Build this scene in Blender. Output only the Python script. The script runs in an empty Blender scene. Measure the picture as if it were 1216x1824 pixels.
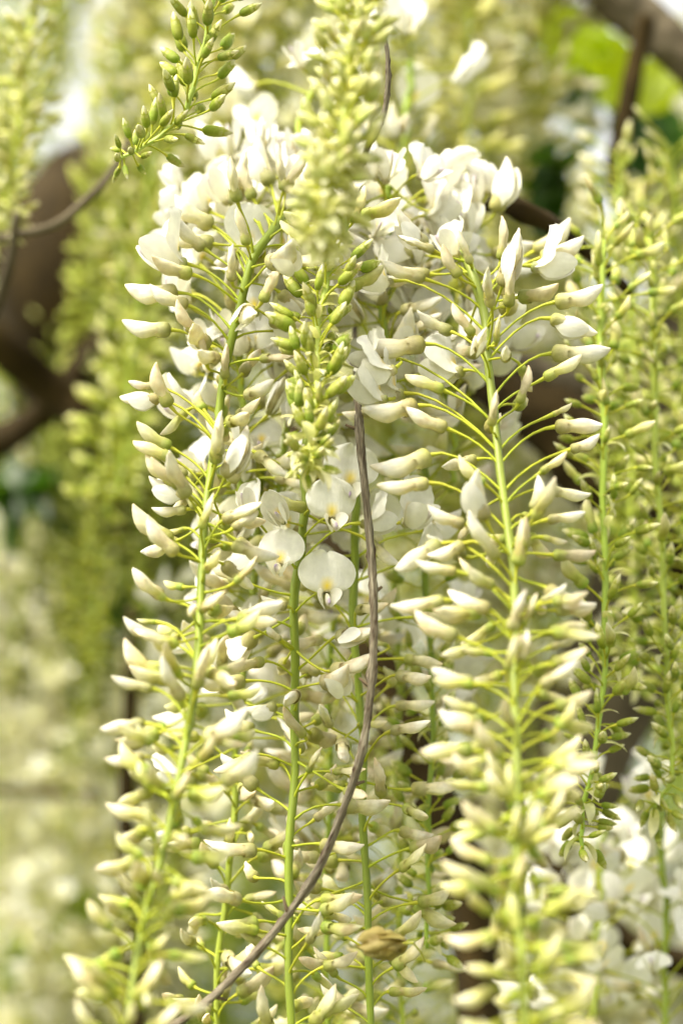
import bpy, math, random
import numpy as np
from mathutils import Vector, Matrix

# ------------------------------------------------------------------ camera, sky, sun, exposure
scene = bpy.context.scene
COL = scene.collection
PITCH = math.radians(14)
CAM_Z = 1.60
LENS = 85.0
cd = bpy.data.cameras.new('camera'); cam = bpy.data.objects.new('camera', cd); COL.objects.link(cam)
cam.location = (0, 0, CAM_Z); cam.rotation_euler = (math.radians(90) + PITCH, 0, 0)
cd.lens = LENS; cd.sensor_width = 36.0; cd.clip_start = 0.05; cd.clip_end = 500
cd.dof.use_dof = True; cd.dof.focus_distance = 0.99; cd.dof.aperture_fstop = 4.2; cd.dof.aperture_blades = 9
scene.camera = cam

SUN_EL, SUN_AZ = math.radians(54), math.radians(-128)     # direction the light comes from; azimuth 0 = +Y, clockwise
w = bpy.data.worlds.new('World'); scene.world = w; w.use_nodes = True
nt = w.node_tree; nt.nodes.clear()
out = nt.nodes.new('ShaderNodeOutputWorld'); bg = nt.nodes.new('ShaderNodeBackground')
sky = nt.nodes.new('ShaderNodeTexSky'); sky.sky_type = 'NISHITA'; sky.sun_disc = False
sky.sun_elevation = SUN_EL; sky.sun_rotation = SUN_AZ; sky.air_density = 1.0; sky.dust_density = 4.0; sky.ozone_density = 0.6
hs = nt.nodes.new('ShaderNodeHueSaturation'); hs.inputs['Saturation'].default_value = 0.15
nt.links.new(sky.outputs[0], hs.inputs['Color']); nt.links.new(hs.outputs[0], bg.inputs[0])
bg.inputs[1].default_value = 0.14; nt.links.new(bg.outputs[0], out.inputs[0])
sd = bpy.data.lights.new('sun', 'SUN'); sun = bpy.data.objects.new('sun', sd); COL.objects.link(sun)
sd.energy = 2.2; sd.angle = math.radians(16); sd.color = (1.0, 0.95, 0.84)
sdir = Vector((math.sin(SUN_AZ) * math.cos(SUN_EL), math.cos(SUN_AZ) * math.cos(SUN_EL), math.sin(SUN_EL)))
sun.rotation_euler = sdir.to_track_quat('Z', 'Y').to_euler()
vs = scene.view_settings
vs.view_transform = 'Standard'; vs.look = 'None'; vs.exposure = 1.66; vs.gamma = 1.0
vs.use_white_balance = True; vs.white_balance_temperature = 7000; vs.white_balance_tint = 6
scene.cycles.max_bounces = 12; scene.cycles.diffuse_bounces = 6; scene.cycles.transmission_bounces = 8
scene.cycles.sample_clamp_indirect = 6.0
scene.cycles.use_denoising = True

# ------------------------------------------------------------------ helpers
RND = random.Random(7)
FWD = Vector((0, math.cos(PITCH), math.sin(PITCH))); UP = Vector((0, -math.sin(PITCH), math.cos(PITCH))); RT = Vector((1, 0, 0))
EYE = Vector((0, 0, CAM_Z)); K = 36.0 / LENS / 1824.0
def at(px, py, d):
    """world point for a photograph pixel at depth d metres"""
    return EYE + FWD * d + RT * ((px - 608) * K * d) + UP * ((912 - py) * K * d)

def link(name, data, parent=None, mat=None):
    o = bpy.data.objects.new(name, data); COL.objects.link(o)
    if parent is not None: o.parent = parent
    return o
def tag(o, label, cat, group=None, kind=None):
    if label: o['label'] = label
    if cat: o['category'] = cat
    if group: o['group'] = group
    if kind: o['kind'] = kind
    return o
def empty(name, loc):
    o = link(name, None); o.location = loc; o.empty_display_size = 0.01
    return o

def mesh(name, V, F, C=None, mat=None, uv=None, smooth=True):
    me = bpy.data.meshes.new(name)
    V = np.asarray(V, dtype=np.float32)
    me.from_pydata(V.tolist(), [], F)
    if C is not None:
        a = me.color_attributes.new('Col', 'FLOAT_COLOR', 'POINT')
        C4 = np.ones((len(V), 4), dtype=np.float32); C4[:, :3] = C
        a.data.foreach_set('color', C4.ravel())
    if uv is not None:
        ul = me.uv_layers.new(name='UVMap')
        vi = np.empty(len(me.loops), dtype=np.int32); me.loops.foreach_get('vertex_index', vi)
        ul.data.foreach_set('uv', np.asarray(uv, dtype=np.float32)[vi].ravel())
    if smooth: me.polygons.foreach_set('use_smooth', [True] * len(me.polygons))
    if mat: me.materials.append(mat)
    me.update()
    return me

def catmull(P, n):
    P = [Vector(p) for p in P]
    if len(P) == 2: return [P[0].lerp(P[1], i / (n - 1)) for i in range(n)]
    Q = [P[0] * 2 - P[1]] + P + [P[-1] * 2 - P[-2]]
    seg = len(P) - 1; res = []
    for i in range(n):
        u = i / (n - 1) * seg; k = min(int(u), seg - 1); f = u - k
        a, b, c, d = Q[k], Q[k + 1], Q[k + 2], Q[k + 3]
        res.append(0.5 * ((2 * b) + (c - a) * f + (2 * a - 5 * b + 4 * c - d) * f * f + (3 * b - a - 3 * c + d) * f ** 3))
    return res

def tube(pts, radii, ns=8, col=None, prof=None, cap=True):
    """swept tube with parallel-transport frames -> V, F, C, UV"""
    pts = [Vector(p) for p in pts]; n = len(pts)
    V, F, C, U = [], [], [], []
    t0 = (pts[1] - pts[0]).normalized(); nrm = t0.orthogonal().normalized(); L = 0
    for i, p in enumerate(pts):
        t = (pts[min(i + 1, n - 1)] - pts[max(i - 1, 0)]).normalized()
        nrm = (nrm - t * nrm.dot(t)).normalized(); b = t.cross(nrm)
        if i: L += (p - pts[i - 1]).length
        r = radii[i] if hasattr(radii, '__len__') else radii
        for k in range(ns):
            a = 2 * math.pi * k / ns
            rr = r * (prof(a, i / (n - 1), L) if prof else 1.0)
            V.append(p + nrm * (math.cos(a) * rr) + b * (math.sin(a) * rr)); U.append((k / ns, L))
            c = col(i / (n - 1)) if callable(col) else col
            C.append(c if c is not None else (0.5, 0.5, 0.5))
    for i in range(n - 1):
        for k in range(ns):
            k2 = (k + 1) % ns
            F.append((i * ns + k, i * ns + k2, (i + 1) * ns + k2, (i + 1) * ns + k))
    if cap:
        F.append(tuple(range(ns))[::-1]); F.append(tuple((n - 1) * ns + k for k in range(ns)))
    return [tuple(v) for v in V], F, C, U

def mixc(a, b, f):
    f = max(0.0, min(1.0, f)); return tuple(a[i] * (1 - f) + b[i] * f for i in range(3))
def ramp(stops, x):
    if x <= stops[0][0]: return stops[0][1]
    for (x0, c0), (x1, c1) in zip(stops, stops[1:]):
        if x <= x1: return mixc(c0, c1, (x - x0) / (x1 - x0))
    return stops[-1][1]

# ------------------------------------------------------------------ materials
def plant_mat(name, trans=0.35, rough=0.5, spec=0.3, var=0.06, bump=0.15, bscale=900.0, stretch=(1, 1, 1), tint=(1, 1, 1), mott=0.08, toward=None, tw=0.0, mscale=60.0):
    m = bpy.data.materials.new(name); m.use_nodes = True; t = m.node_tree; N = t.nodes; Lk = t.links; N.clear()
    o = N.new('ShaderNodeOutputMaterial'); p = N.new('ShaderNodeBsdfPrincipled'); tr = N.new('ShaderNodeBsdfTranslucent'); mx = N.new('ShaderNodeMixShader')
    a = N.new('ShaderNodeVertexColor'); a.layer_name = 'Col'
    oi = N.new('ShaderNodeObjectInfo'); tc = N.new('ShaderNodeTexCoord'); mp = N.new('ShaderNodeMapping'); mp.inputs['Scale'].default_value = stretch
    nz = N.new('ShaderNodeTexNoise'); nz.inputs['Scale'].default_value = bscale; nz.inputs['Detail'].default_value = 4
    Lk.new(tc.outputs['Object'], mp.inputs['Vector']); Lk.new(mp.outputs[0], nz.inputs['Vector'])
    n2 = N.new('ShaderNodeTexNoise'); n2.inputs['Scale'].default_value = mscale; n2.inputs['Detail'].default_value = 3
    Lk.new(tc.outputs['Object'], n2.inputs['Vector'])
    h = N.new('ShaderNodeHueSaturation')
    mr = N.new('ShaderNodeMapRange'); mr.inputs['To Min'].default_value = 0.5 - var * 0.12; mr.inputs['To Max'].default_value = 0.5 + var * 0.08
    mv = N.new('ShaderNodeMapRange'); mv.inputs['To Min'].default_value = 1 - var * 1.6; mv.inputs['To Max'].default_value = 1 + var * 0.6
    Lk.new(oi.outputs['Random'], mr.inputs['Value']); Lk.new(mr.outputs[0], h.inputs['Hue'])
    m7 = N.new('ShaderNodeMath'); m7.operation = 'MULTIPLY'; m7.inputs[1].default_value = 7.31
    m8 = N.new('ShaderNodeMath'); m8.operation = 'FRACT'
    Lk.new(oi.outputs['Random'], m7.inputs[0]); Lk.new(m7.outputs[0], m8.inputs[0]); Lk.new(m8.outputs[0], mv.inputs['Value'])
    mo = N.new('ShaderNodeMapRange'); mo.inputs['From Min'].default_value = 0.3; mo.inputs['From Max'].default_value = 0.7
    mo.inputs['To Min'].default_value = 1 - mott; mo.inputs['To Max'].default_value = 1 + mott
    Lk.new(n2.outputs['Fac'], mo.inputs['Value'])
    mm = N.new('ShaderNodeMath'); mm.operation = 'MULTIPLY'; Lk.new(mv.outputs[0], mm.inputs[0]); Lk.new(mo.outputs[0], mm.inputs[1])
    Lk.new(mm.outputs[0], h.inputs['Value'])
    if toward:
        q1 = N.new('ShaderNodeMath'); q1.operation = 'MULTIPLY'; q1.inputs[1].default_value = 23.7
        q2 = N.new('ShaderNodeMath'); q2.operation = 'FRACT'; q3 = N.new('ShaderNodeMath'); q3.operation = 'POWER'; q3.inputs[1].default_value = 2.2
        n3 = N.new('ShaderNodeTexNoise'); n3.inputs['Scale'].default_value = 3.2; n3.inputs['Detail'].default_value = 5; n3.noise_dimensions = '4D'
        Lk.new(tc.outputs['Object'], n3.inputs['Vector']); Lk.new(q1.outputs[0], n3.inputs['W'])
        q4 = N.new('ShaderNodeMapRange'); q4.inputs['From Min'].default_value = .42; q4.inputs['From Max'].default_value = .68; q4.inputs['To Max'].default_value = tw
        Lk.new(n3.outputs['Fac'], q4.inputs['Value'])
        q5 = N.new('ShaderNodeMath'); q5.operation = 'MULTIPLY'; q6 = N.new('ShaderNodeMix'); q6.data_type = 'RGBA'; q6.inputs[7].default_value = (*toward, 1)
        q7 = N.new('ShaderNodeMath'); q7.operation = 'ADD'; q7.inputs[1].default_value = .25
        Lk.new(oi.outputs['Random'], q1.inputs[0]); Lk.new(q1.outputs[0], q2.inputs[0]); Lk.new(q2.outputs[0], q3.inputs[0]); Lk.new(q3.outputs[0], q7.inputs[0])
        Lk.new(q7.outputs[0], q5.inputs[0]); Lk.new(q4.outputs[0], q5.inputs[1]); Lk.new(q5.outputs[0], q6.inputs[0])
        Lk.new(a.outputs['Color'], q6.inputs[6]); Lk.new(q6.outputs[2], h.inputs['Color'])
    else: Lk.new(a.outputs['Color'], h.inputs['Color'])
    b = N.new('ShaderNodeBump'); b.inputs['Strength'].default_value = bump; b.inputs['Distance'].default_value = 0.0004
    Lk.new(nz.outputs['Fac'], b.inputs['Height'])
    Lk.new(h.outputs[0], p.inputs['Base Color']); p.inputs['Roughness'].default_value = rough; p.inputs['Specular IOR Level'].default_value = spec
    Lk.new(b.outputs[0], p.inputs['Normal']); Lk.new(b.outputs[0], tr.inputs['Normal'])
    tm = N.new('ShaderNodeMix'); tm.data_type = 'RGBA'; tm.blend_type = 'MULTIPLY'; tm.inputs[0].default_value = 1.0; tm.inputs[7].default_value = (*tint, 1)
    Lk.new(h.outputs[0], tm.inputs[6]); Lk.new(tm.outputs[2], tr.inputs['Color'])
    mx.inputs[0].default_value = trans
    Lk.new(p.outputs[0], mx.inputs[1]); Lk.new(tr.outputs[0], mx.inputs[2]); Lk.new(mx.outputs[0], o.inputs['Surface'])
    return m

def bark_mat(name, c0, c1, c2, us=3.0, vs_=14.0, bump=0.6, dist=0.004):
    m = bpy.data.materials.new(name); m.use_nodes = True; t = m.node_tree; N = t.nodes; Lk = t.links
    p = N['Principled BSDF']; p.inputs['Roughness'].default_value = 0.9; p.inputs['Specular IOR Level'].default_value = 0.15
    tc = N.new('ShaderNodeTexCoord'); mp = N.new('ShaderNodeMapping'); mp.inputs['Scale'].default_value = (us, us, vs_)
    Lk.new(tc.outputs['Object'], mp.inputs['Vector'])
    nz = N.new('ShaderNodeTexNoise'); nz.inputs['Scale'].default_value = 1.0; nz.inputs['Detail'].default_value = 8; nz.inputs['Roughness'].default_value = 0.65
    Lk.new(mp.outputs[0], nz.inputs['Vector'])
    n2 = N.new('ShaderNodeTexNoise'); n2.inputs['Scale'].default_value = 60; n2.inputs['Detail'].default_value = 6
    Lk.new(tc.outputs['Object'], n2.inputs['Vector'])
    r = N.new('ShaderNodeValToRGB'); e = r.color_ramp.elements
    e[0].position = 0.3; e[0].color = (*c0, 1); e[1].position = 0.72; e[1].color = (*c2, 1)
    x = e.new(0.5); x.color = (*c1, 1)
    mx = N.new('ShaderNodeMix'); mx.data_type = 'FLOAT'; mx.inputs[0].default_value = 0.4
    Lk.new(nz.outputs['Fac'], mx.inputs[2]); Lk.new(n2.outputs['Fac'], mx.inputs[3])
    Lk.new(mx.outputs[0], r.inputs['Fac']); Lk.new(r.outputs[0], p.inputs['Base Color'])
    b = N.new('ShaderNodeBump'); b.inputs['Strength'].default_value = bump; b.inputs['Distance'].default_value = dist
    Lk.new(mx.outputs[0], b.inputs['Height']); Lk.new(b.outputs[0], p.inputs['Normal'])
    return m

def twig_mat():
    m = bpy.data.materials.new('dry_twig_bark'); m.use_nodes = True; t = m.node_tree; N = t.nodes; Lk = t.links
    p = N['Principled BSDF']; p.inputs['Roughness'].default_value = 0.85; p.inputs['Specular IOR Level'].default_value = 0.2
    uv = N.new('ShaderNodeUVMap'); uv.uv_map = 'UVMap'
    mp = N.new('ShaderNodeMapping'); mp.inputs['Scale'].default_value = (9.0, 60.0, 1)
    nz = N.new('ShaderNodeTexNoise'); nz.inputs['Scale'].default_value = 1.0; nz.inputs['Detail'].default_value = 7; nz.inputs['Roughness'].default_value = 0.7
    Lk.new(uv.outputs[0], mp.inputs[0]); Lk.new(mp.outputs[0], nz.inputs['Vector'])
    r = N.new('ShaderNodeValToRGB'); e = r.color_ramp.elements
    e[0].position = 0.32; e[0].color = (0.05, 0.034, 0.022, 1); e[1].position = 0.66; e[1].color = (0.38, 0.335, 0.255, 1)
    x = e.new(0.50); x.color = (0.165, 0.135, 0.095, 1)
    Lk.new(nz.outputs['Fac'], r.inputs['Fac'])
    a = N.new('ShaderNodeVertexColor'); a.layer_name = 'Col'
    mx = N.new('ShaderNodeMix'); mx.data_type = 'RGBA'; mx.blend_type = 'MULTIPLY'; mx.inputs[0].default_value = 1
    Lk.new(r.outputs[0], mx.inputs[6]); Lk.new(a.outputs[0], mx.inputs[7]); Lk.new(mx.outputs[2], p.inputs['Base Color'])
    b = N.new('ShaderNodeBump'); b.inputs['Strength'].default_value = 0.7; b.inputs['Distance'].default_value = 0.0006
    Lk.new(nz.outputs['Fac'], b.inputs['Height']); Lk.new(b.outputs[0], p.inputs['Normal'])
    return m

def leaf_mat(name, c, trans, tint):
    m = plant_mat(name, trans=trans, rough=0.4, spec=0.4, var=0.12, bump=0.1, bscale=60, tint=tint, mott=0.12)
    return m

M = {}
M['petal'] = plant_mat('white_petal', trans=0.28, rough=0.45, spec=0.28, var=0.05, bump=0.55, bscale=17, mscale=6, stretch=(0.22, 1.5, 0.5), tint=(1.0, 0.98, 0.84), mott=0.06, toward=(.64, .60, .62), tw=.40)
M['bud'] = plant_mat('bud_petal', trans=0.28, rough=0.46, spec=0.30, var=0.10, bump=0.45, bscale=15, mscale=7, stretch=(0.25, 1.5, 1.5), tint=(1.0, 0.97, 0.66), mott=0.10, toward=(.58, .46, .24), tw=.75)
M['green'] = plant_mat('green_calyx', trans=0.25, rough=0.5, spec=0.3, var=0.14, bump=0.5, bscale=34, mscale=8, tint=(1.0, 1.0, 0.4), mott=0.12, toward=(.50, .42, .14), tw=.6)
M['stalk'] = plant_mat('green_stalk', trans=0.12, rough=0.5, spec=0.35, var=0.10, bump=0.35, bscale=900, stretch=(1.5, 1.5, 0.2), tint=(1.0, 1.0, 0.5), mott=0.14)
M['bract'] = plant_mat('pale_bract', trans=0.5, rough=0.5, spec=0.25, var=0.10, bump=0.5, bscale=16, mscale=6, stretch=(.3, 1.5, 1.5), tint=(1.0, 0.98, 0.7), mott=0.10)
M['far'] = plant_mat('far_blossom', trans=0.5, rough=0.6, spec=0.15, var=0.10, bump=0.0, tint=(1.0, 0.99, 0.66), mott=0.10)
M['leaf'] = plant_mat('leaf_green', trans=0.5, rough=0.38, spec=0.45, var=0.16, bump=0.1, bscale=80, tint=(1.3, 1.35, 0.4), mott=0.12)
M['bark'] = bark_mat('vine_bark', (0.010, 0.006, 0.0012), (0.022, 0.0135, 0.003), (0.052, 0.033, 0.009), 26, 7)  # shade on the background limbs is put into this very dark bark colour
M['bark_grey'] = bark_mat('grey_vine_bark', (0.035, 0.027, 0.016), (0.09, 0.072, 0.046), (0.19, 0.155, 0.105), 26, 7)
M['twig'] = twig_mat()

# ------------------------------------------------------------------ flower shapes (X = outward along the flower, Z = its upper side)
WHITE = (0.79, 0.785, 0.745); CREAM = (0.82, 0.79, 0.60); IVORY = (0.84, 0.82, 0.71)
YEL = (0.92, 0.70, 0.05); LILAC = (0.44, 0.34, 0.50); TAUPE = (0.50, 0.43, 0.32); OLIVE = (0.33, 0.37, 0.04)
LIME = (0.29, 0.37, 0.018); PALE = (0.74, 0.74, 0.44); PEDI = (0.52, 0.54, 0.08); RACH = (0.19, 0.26, 0.02); PEACH = (0.76, 0.62, 0.40)

def loft(sec, ns, colf, bend=0.0, ventral=0.55, tilt=0.0):
    """closed bud body; sec rows = (x, half height, half width, centre z)"""
    V, F, C = [], [], []
    n = len(sec)
    for i, (x, hz, hy, zc) in enumerate(sec):
        for k in range(ns):
            a = 2 * math.pi * k / ns
            ca, sa = math.cos(a), math.sin(a)
            y = hy * sa * (1 - ventral * max(0, -ca) ** 2 * 0.6) ; z = zc + hz * ca
            xx = x + tilt * hz * ca
            if bend:
                th = bend * max(0, x) ** 2
                xx, z = xx * math.cos(th * .5) - z * math.sin(th), z * math.cos(th) + x * math.sin(th * .5)
            V.append((xx, y, z)); C.append(colf(x, ca, i / (n - 1)))
    for i in range(n - 1):
        for k in range(ns):
            k2 = (k + 1) % ns
            F.append((i * ns + k, (i + 1) * ns + k, (i + 1) * ns + k2, i * ns + k2))
    F.append(tuple(range(ns))); F.append(tuple((n - 1) * ns + k for k in range(ns))[::-1])
    return V, F, C

def calyx_mesh(L, r, teeth, ns, c0, c1, zc=0.0, flare=1.06, bend=0.0):
    V, F, C = [], [], []
    prof = [(-0.06, 0.22), (0.0, 0.45), (0.10, 0.80), (0.30, 1.0), (0.6, 1.03), (0.85, flare), (1.0, flare * 1.01)]
    for i, (x, rr) in enumerate(prof):
        for k in range(ns):
            a = 2 * math.pi * k / ns
            xt = x * L
            if i >= len(prof) - 2: xt += teeth * L * max(0, math.cos(a * 5)) * (1.0 if i == len(prof) - 1 else .35)
            z = math.cos(a) * rr * r + zc
            V.append((xt, math.sin(a) * rr * r * 0.86, z + bend * xt * xt)); C.append(mixc(c0, c1, max(0, x) ** 1.5))
    for i in range(len(prof) - 1):
        for k in range(ns):
            k2 = (k + 1) % ns
            F.append((i * ns + k, (i + 1) * ns + k, (i + 1) * ns + k2, i * ns + k2))
    F.append(tuple(range(ns)))
    return V, F, C

def horn(kind, ns=14, seed=0):
    """crescent bud of unit length: returns shell + calyx"""
    rr = random.Random(seed * 31 + 5)
    fat = rr.uniform(0.92, 1.24); up = rr.uniform(0.10, 0.24)
    xs = [.02, .07, .14, .24, .32, .40, .50, .60, .70, .79, .87, .93, .965, .99]
    zt = [.05, .11, .135, .130, .118, .122, .138, .146, .148, .142, .130, .120, .115, .110]
    zb = [-.05, -.115, -.142, -.138, -.132, -.148, -.172, -.176, -.152, -.108, -.056, -.004, .040, .078]
    lat = rr.uniform(-.10, .10); up = rr.uniform(-.16, .14); wob = rr.uniform(0, 6); slim = rr.uniform(.80, 1.08)
    sec = []
    for x, a, b in zip(xs, zt, zb):
        h = (a - b) / 2 * fat * slim; zc = (a + b) / 2 * fat + up * x ** 2.5 + .010 * math.sin(9 * x + wob)
        sec.append((x, h, h * (.74 - .22 * x), zc))
    jag = rr.uniform(0, 6)
    pal = {
        'white': [(0, (.40, .38, .16)), (.22, (.54, .49, .28)), (.34, (.70, .66, .36)), (.46, (.77, .73, .52)), (.66, (.82, .79, .66)), (.85, WHITE), (1, (.84, .79, .66))],
        'cream': [(0, OLIVE), (.18, (.44, .45, .09)), (.36, (.58, .57, .17)), (.56, (.73, .70, .38)), (.82, (.80, .77, .57)), (1, (.80, .70, .50))],
        'tan': [(0, (.34, .35, .10)), (.25, (.52, .49, .24)), (.5, (.66, .61, .40)), (.85, (.72, .66, .49)), (1, PEACH)],
        'lime': [(0, LIME), (.25, (.42, .47, .07)), (.5, (.58, .59, .18)), (.8, (.73, .71, .38)), (1, (.78, .75, .52))],
    }[kind]
    def colf(x, ca, f):
        c = ramp(pal, x + 0.04 * math.sin(jag + 9 * ca))
        if kind in ('white', 'cream'):
            c = mixc(c, (.74, .72, .42), 0.55 * max(0, -ca) ** 3 * (1 - abs(x - .5) * 1.6))      # yellower seam underneath
            c = mixc(c, (.62, .54, .46), 0.40 * max(0, ca) * max(0, 1 - abs(x - .24) / .18))
        return c
    body = loft(sec, ns, colf)
    body = ([(x, y + lat * x * x + .012 * math.sin(13 * x + 5 * z * 9 + wob), z) for x, y, z in body[0]], body[1], body[2])
    cc = {'white': ((.34, .34, .10), (.56, .52, .30)), 'cream': ((.30, .37, .05), (.48, .48, .16)), 'tan': ((.30, .34, .06), (.44, .43, .15)), 'lime': ((.26, .38, .04), (.40, .45, .09))}[kind]
    cal = calyx_mesh(0.25, (0.142 * slim + .004) * fat, 0.30, ns if ns < 10 else 20, *cc, zc=-0.006 + up * .01, flare=.97)
    return body, cal

def green_bud(ns=12, seed=0, tipc=(.66, .66, .30), pale=0.0):
    rr = random.Random(seed * 17 + 3); fat = rr.uniform(.85, 1.15)
    rows = [(.02, .03), (.12, .12), (.3, .165), (.5, .175), (.66, .15), (.78, .115), (.88, .075), (.95, .04), (.995, .010)]
    sec = [(x, h * fat, h * fat * .9, .06 * x * x) for x, h in rows]
    body = loft(sec, ns, lambda x, ca, f: ramp([(0, LIME), (.5, (.46, .52, .11)), (.72, tipc), (1, (.78, .76, .52))], x), ventral=0.2)
    cal = calyx_mesh(0.66, 0.19 * fat, 0.22, ns if ns < 10 else 20, mixc((.20, .29, .012), (.52, .55, .10), pale), mixc((.40, .45, .07), (.74, .74, .32), pale), zc=.012, flare=.86, bend=.05)
    return body, cal

def sheet(nu, nv, f, colf):
    V, F, C = [], [], []
    for j in range(nv):
        for i in range(nu):
            u = -1 + 2 * i / (nu - 1); v = j / (nv - 1)
            V.append(f(u, v)); C.append(colf(u, v))
    for j in range(nv - 1):
        for i in range(nu - 1):
            a = j * nu + i
            F.append((a, a + 1, a + nu + 1, a + nu))
    return V, F, C

def banner(opening=1.0, seed=0, nu=15, nv=15, wide=1.0, tilt=0.0, fold=None):
    """standard petal, unit ~ petal height"""
    rr = random.Random(seed + 11)
    ph = rr.uniform(0, 6); wav = rr.uniform(0.014, 0.034); asym = rr.uniform(-.05, .05)
    a0, a1 = math.radians(15), math.radians(40 + 75 * opening + tilt)
    # midrib curve
    N = 40; pts = [(0.0, 0.0)]; x = z = 0.0; angs = []
    for k in range(N):
        v = (k + .5) / N; s = min(1, v / 0.34); s = s * s * (3 - 2 * s)
        an = a0 + (a1 - a0) * s + 0.25 * opening * max(0, v - .55)
        x += math.cos(an) / N; z += math.sin(an) / N; pts.append((x, z)); angs.append(an)
    angs.append(angs[-1])
    fold = 0.95 * (1 - opening) + 0.06 if fold is None else fold; back = 0.16 * opening
    def f(u, v):
        v2 = 0.02 + 0.98 * v
        k = v2 * N; i = min(int(k), N - 1); fr = k - i
        mx_ = pts[i][0] * (1 - fr) + pts[i + 1][0] * fr; mz = pts[i][1] * (1 - fr) + pts[i + 1][1] * fr; an = angs[i]
        h = 0.53 * wide * (max(0.0, 1 - ((v2 - .56) / .455) ** 2)) ** 0.5 if v2 > .13 else 0.53 * wide * 0.33 * (v2 / .13) ** .5
        h = max(h, 0.055 * (1 - v))
        hh = h * u
        # notch at the apex
        dn = 0.035 * max(0, (v - .9) / .1) * (1 - min(1, abs(u) * 2.5))
        nx, nz = math.sin(an), -math.cos(an)         # faces the keel side
        wrap = fold * 1.3
        yy = hh * math.cos(wrap * abs(u) * .9)
        off = abs(hh) * math.sin(wrap * abs(u) * .9) - back * hh * hh * 2.6 + 0.03 * math.exp(-(u * 5) ** 2) * -1
        off += wav * math.sin(u * 5 + ph) * v + wav * .9 * math.sin(v * 11 + ph * 2 + u * 2) * u * u + wav * .5 * math.sin(v * 23 + u * 9 + ph) * u * u + asym * u * v
        off -= .5 * dn
        return (mx_ + nx * off - math.cos(an) * dn, yy, mz + nz * off - math.sin(an) * dn)
    def c(u, v):
        h = (1 - ((v - .5) / .52) ** 2) ** .5 if abs(v - .5) < .52 else 0
        d = math.hypot(u * h * .5 / .13, (v - .27) / .19)
        col = mixc(WHITE, (.80, .80, .60), max(0, 1 - v / .3) * .7)
        col = mixc(col, YEL, max(0, 1.15 - d * .95) if d < 1.2 else 0)
        return mixc(col, IVORY, .3 * abs(u))
    return sheet(nu, nv, f, c)

def wing(side, spread=0.5, seed=0, nu=7, nv=10):
    rr = random.Random(seed * 3 + side + 40); tw = rr.uniform(-.12, .12); le = rr.uniform(.92, 1.06)
    def f(u, v):
        x = 0.06 + v * .80 * le
        h = .25 * (math.sin(math.pi * min(1, .06 + v * .93)) ** .55) * (0.35 + .65 * min(1, v / .3))
        z = u * h + .03 + .16 * v * v + tw * v * .4
        tw2 = (.15 + spread * 1.1) * v
        y = .05 + .08 * math.sin(v * math.pi * .8) + spread * .20 * v * v + .05 * (1 - u * u) * math.sin(math.pi * v)
        return (x - .25 * u * h * math.sin(tw2), side * (y + u * h * math.sin(tw2)), z - u * h * (1 - math.cos(tw2)))
    def c(u, v): return mixc(mixc(WHITE, (.80, .78, .55), max(0, 1 - v / .35)), IVORY, .3)
    return sheet(nu, nv, f, c)

def keel(seed=0, ns=10, tipped=True):
    rows = [(.04, .05), (.15, .09), (.3, .12), (.45, .135), (.58, .125), (.68, .10), (.76, .06), (.80, .015)]
    sec = [(x, h, h * .45, .22 * x ** 2.4 - .02) for x, h in rows]
    def c(x, ca, f):
        col = mixc((.78, .76, .50), IVORY, x * 1.6)
        return mixc(col, LILAC, max(0, (x - .55) / .15) * (0.9 if tipped else .3) * (0.45 + .55 * max(0, ca)))
    return loft(sec, ns, c, ventral=.8)

# prototypes: list of (part name, V, F, C, material)
def open_flower(seed, opening, lo=False, spread=.5, wide=1.0, fold=None, small=1.0):
    nu, nv = (15, 15) if not lo else (5, 6)
    parts = [('banner_petal', *banner(opening, seed, nu, nv, wide, 0.0, fold), 'petal')]
    for s in (-1, 1):
        parts.append(('wing_petal', *wing(s, spread, seed, *((7, 10) if not lo else (3, 4))), 'petal'))
    parts.append(('keel_petal', *keel(seed, 10 if not lo else 5), 'petal'))
    if small != 1.0: parts = parts[:1] + [(n, [(x * small, y * small, z * small) for x, y, z in V], F, C, m) for n, V, F, C, m in parts[1:]]
    parts.append(('calyx', *calyx_mesh(.13, .105, .25, 20 if not lo else 6, (.34, .37, .09), (.60, .55, .40), zc=-.01), 'green'))
    return parts
def bud_parts(kind, seed, lo=False):
    ns = 14 if not lo else 6
    b, c = green_bud(ns, seed) if kind == 'green' else green_bud(ns, seed, (.78, .78, .42), .8) if kind == 'pale' else horn(kind, ns, seed)  # pale: green bud with backlight put into its lighter colours
    return [('bud', *b, 'green' if kind == 'green' else 'bud'), ('calyx', *c, 'green')]
def opening_bud(seed, lo=False):
    """large bud with its wings just showing below the folded standard"""
    ns = 14 if not lo else 6
    b, c = horn('white', ns, seed)
    parts = [('bud', *b, 'bud'), ('calyx', *c, 'green')]
    for s in (-1, 1):
        V, F, C = wing(s, .15, seed, *((7, 10) if not lo else (3, 4)))
        V = [(x * .98, y * .8, z * .9 - .10 - .16 * x) for x, y, z in V]
        parts.append(('wing_petal', V, F, C, 'petal'))
    return parts

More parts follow.
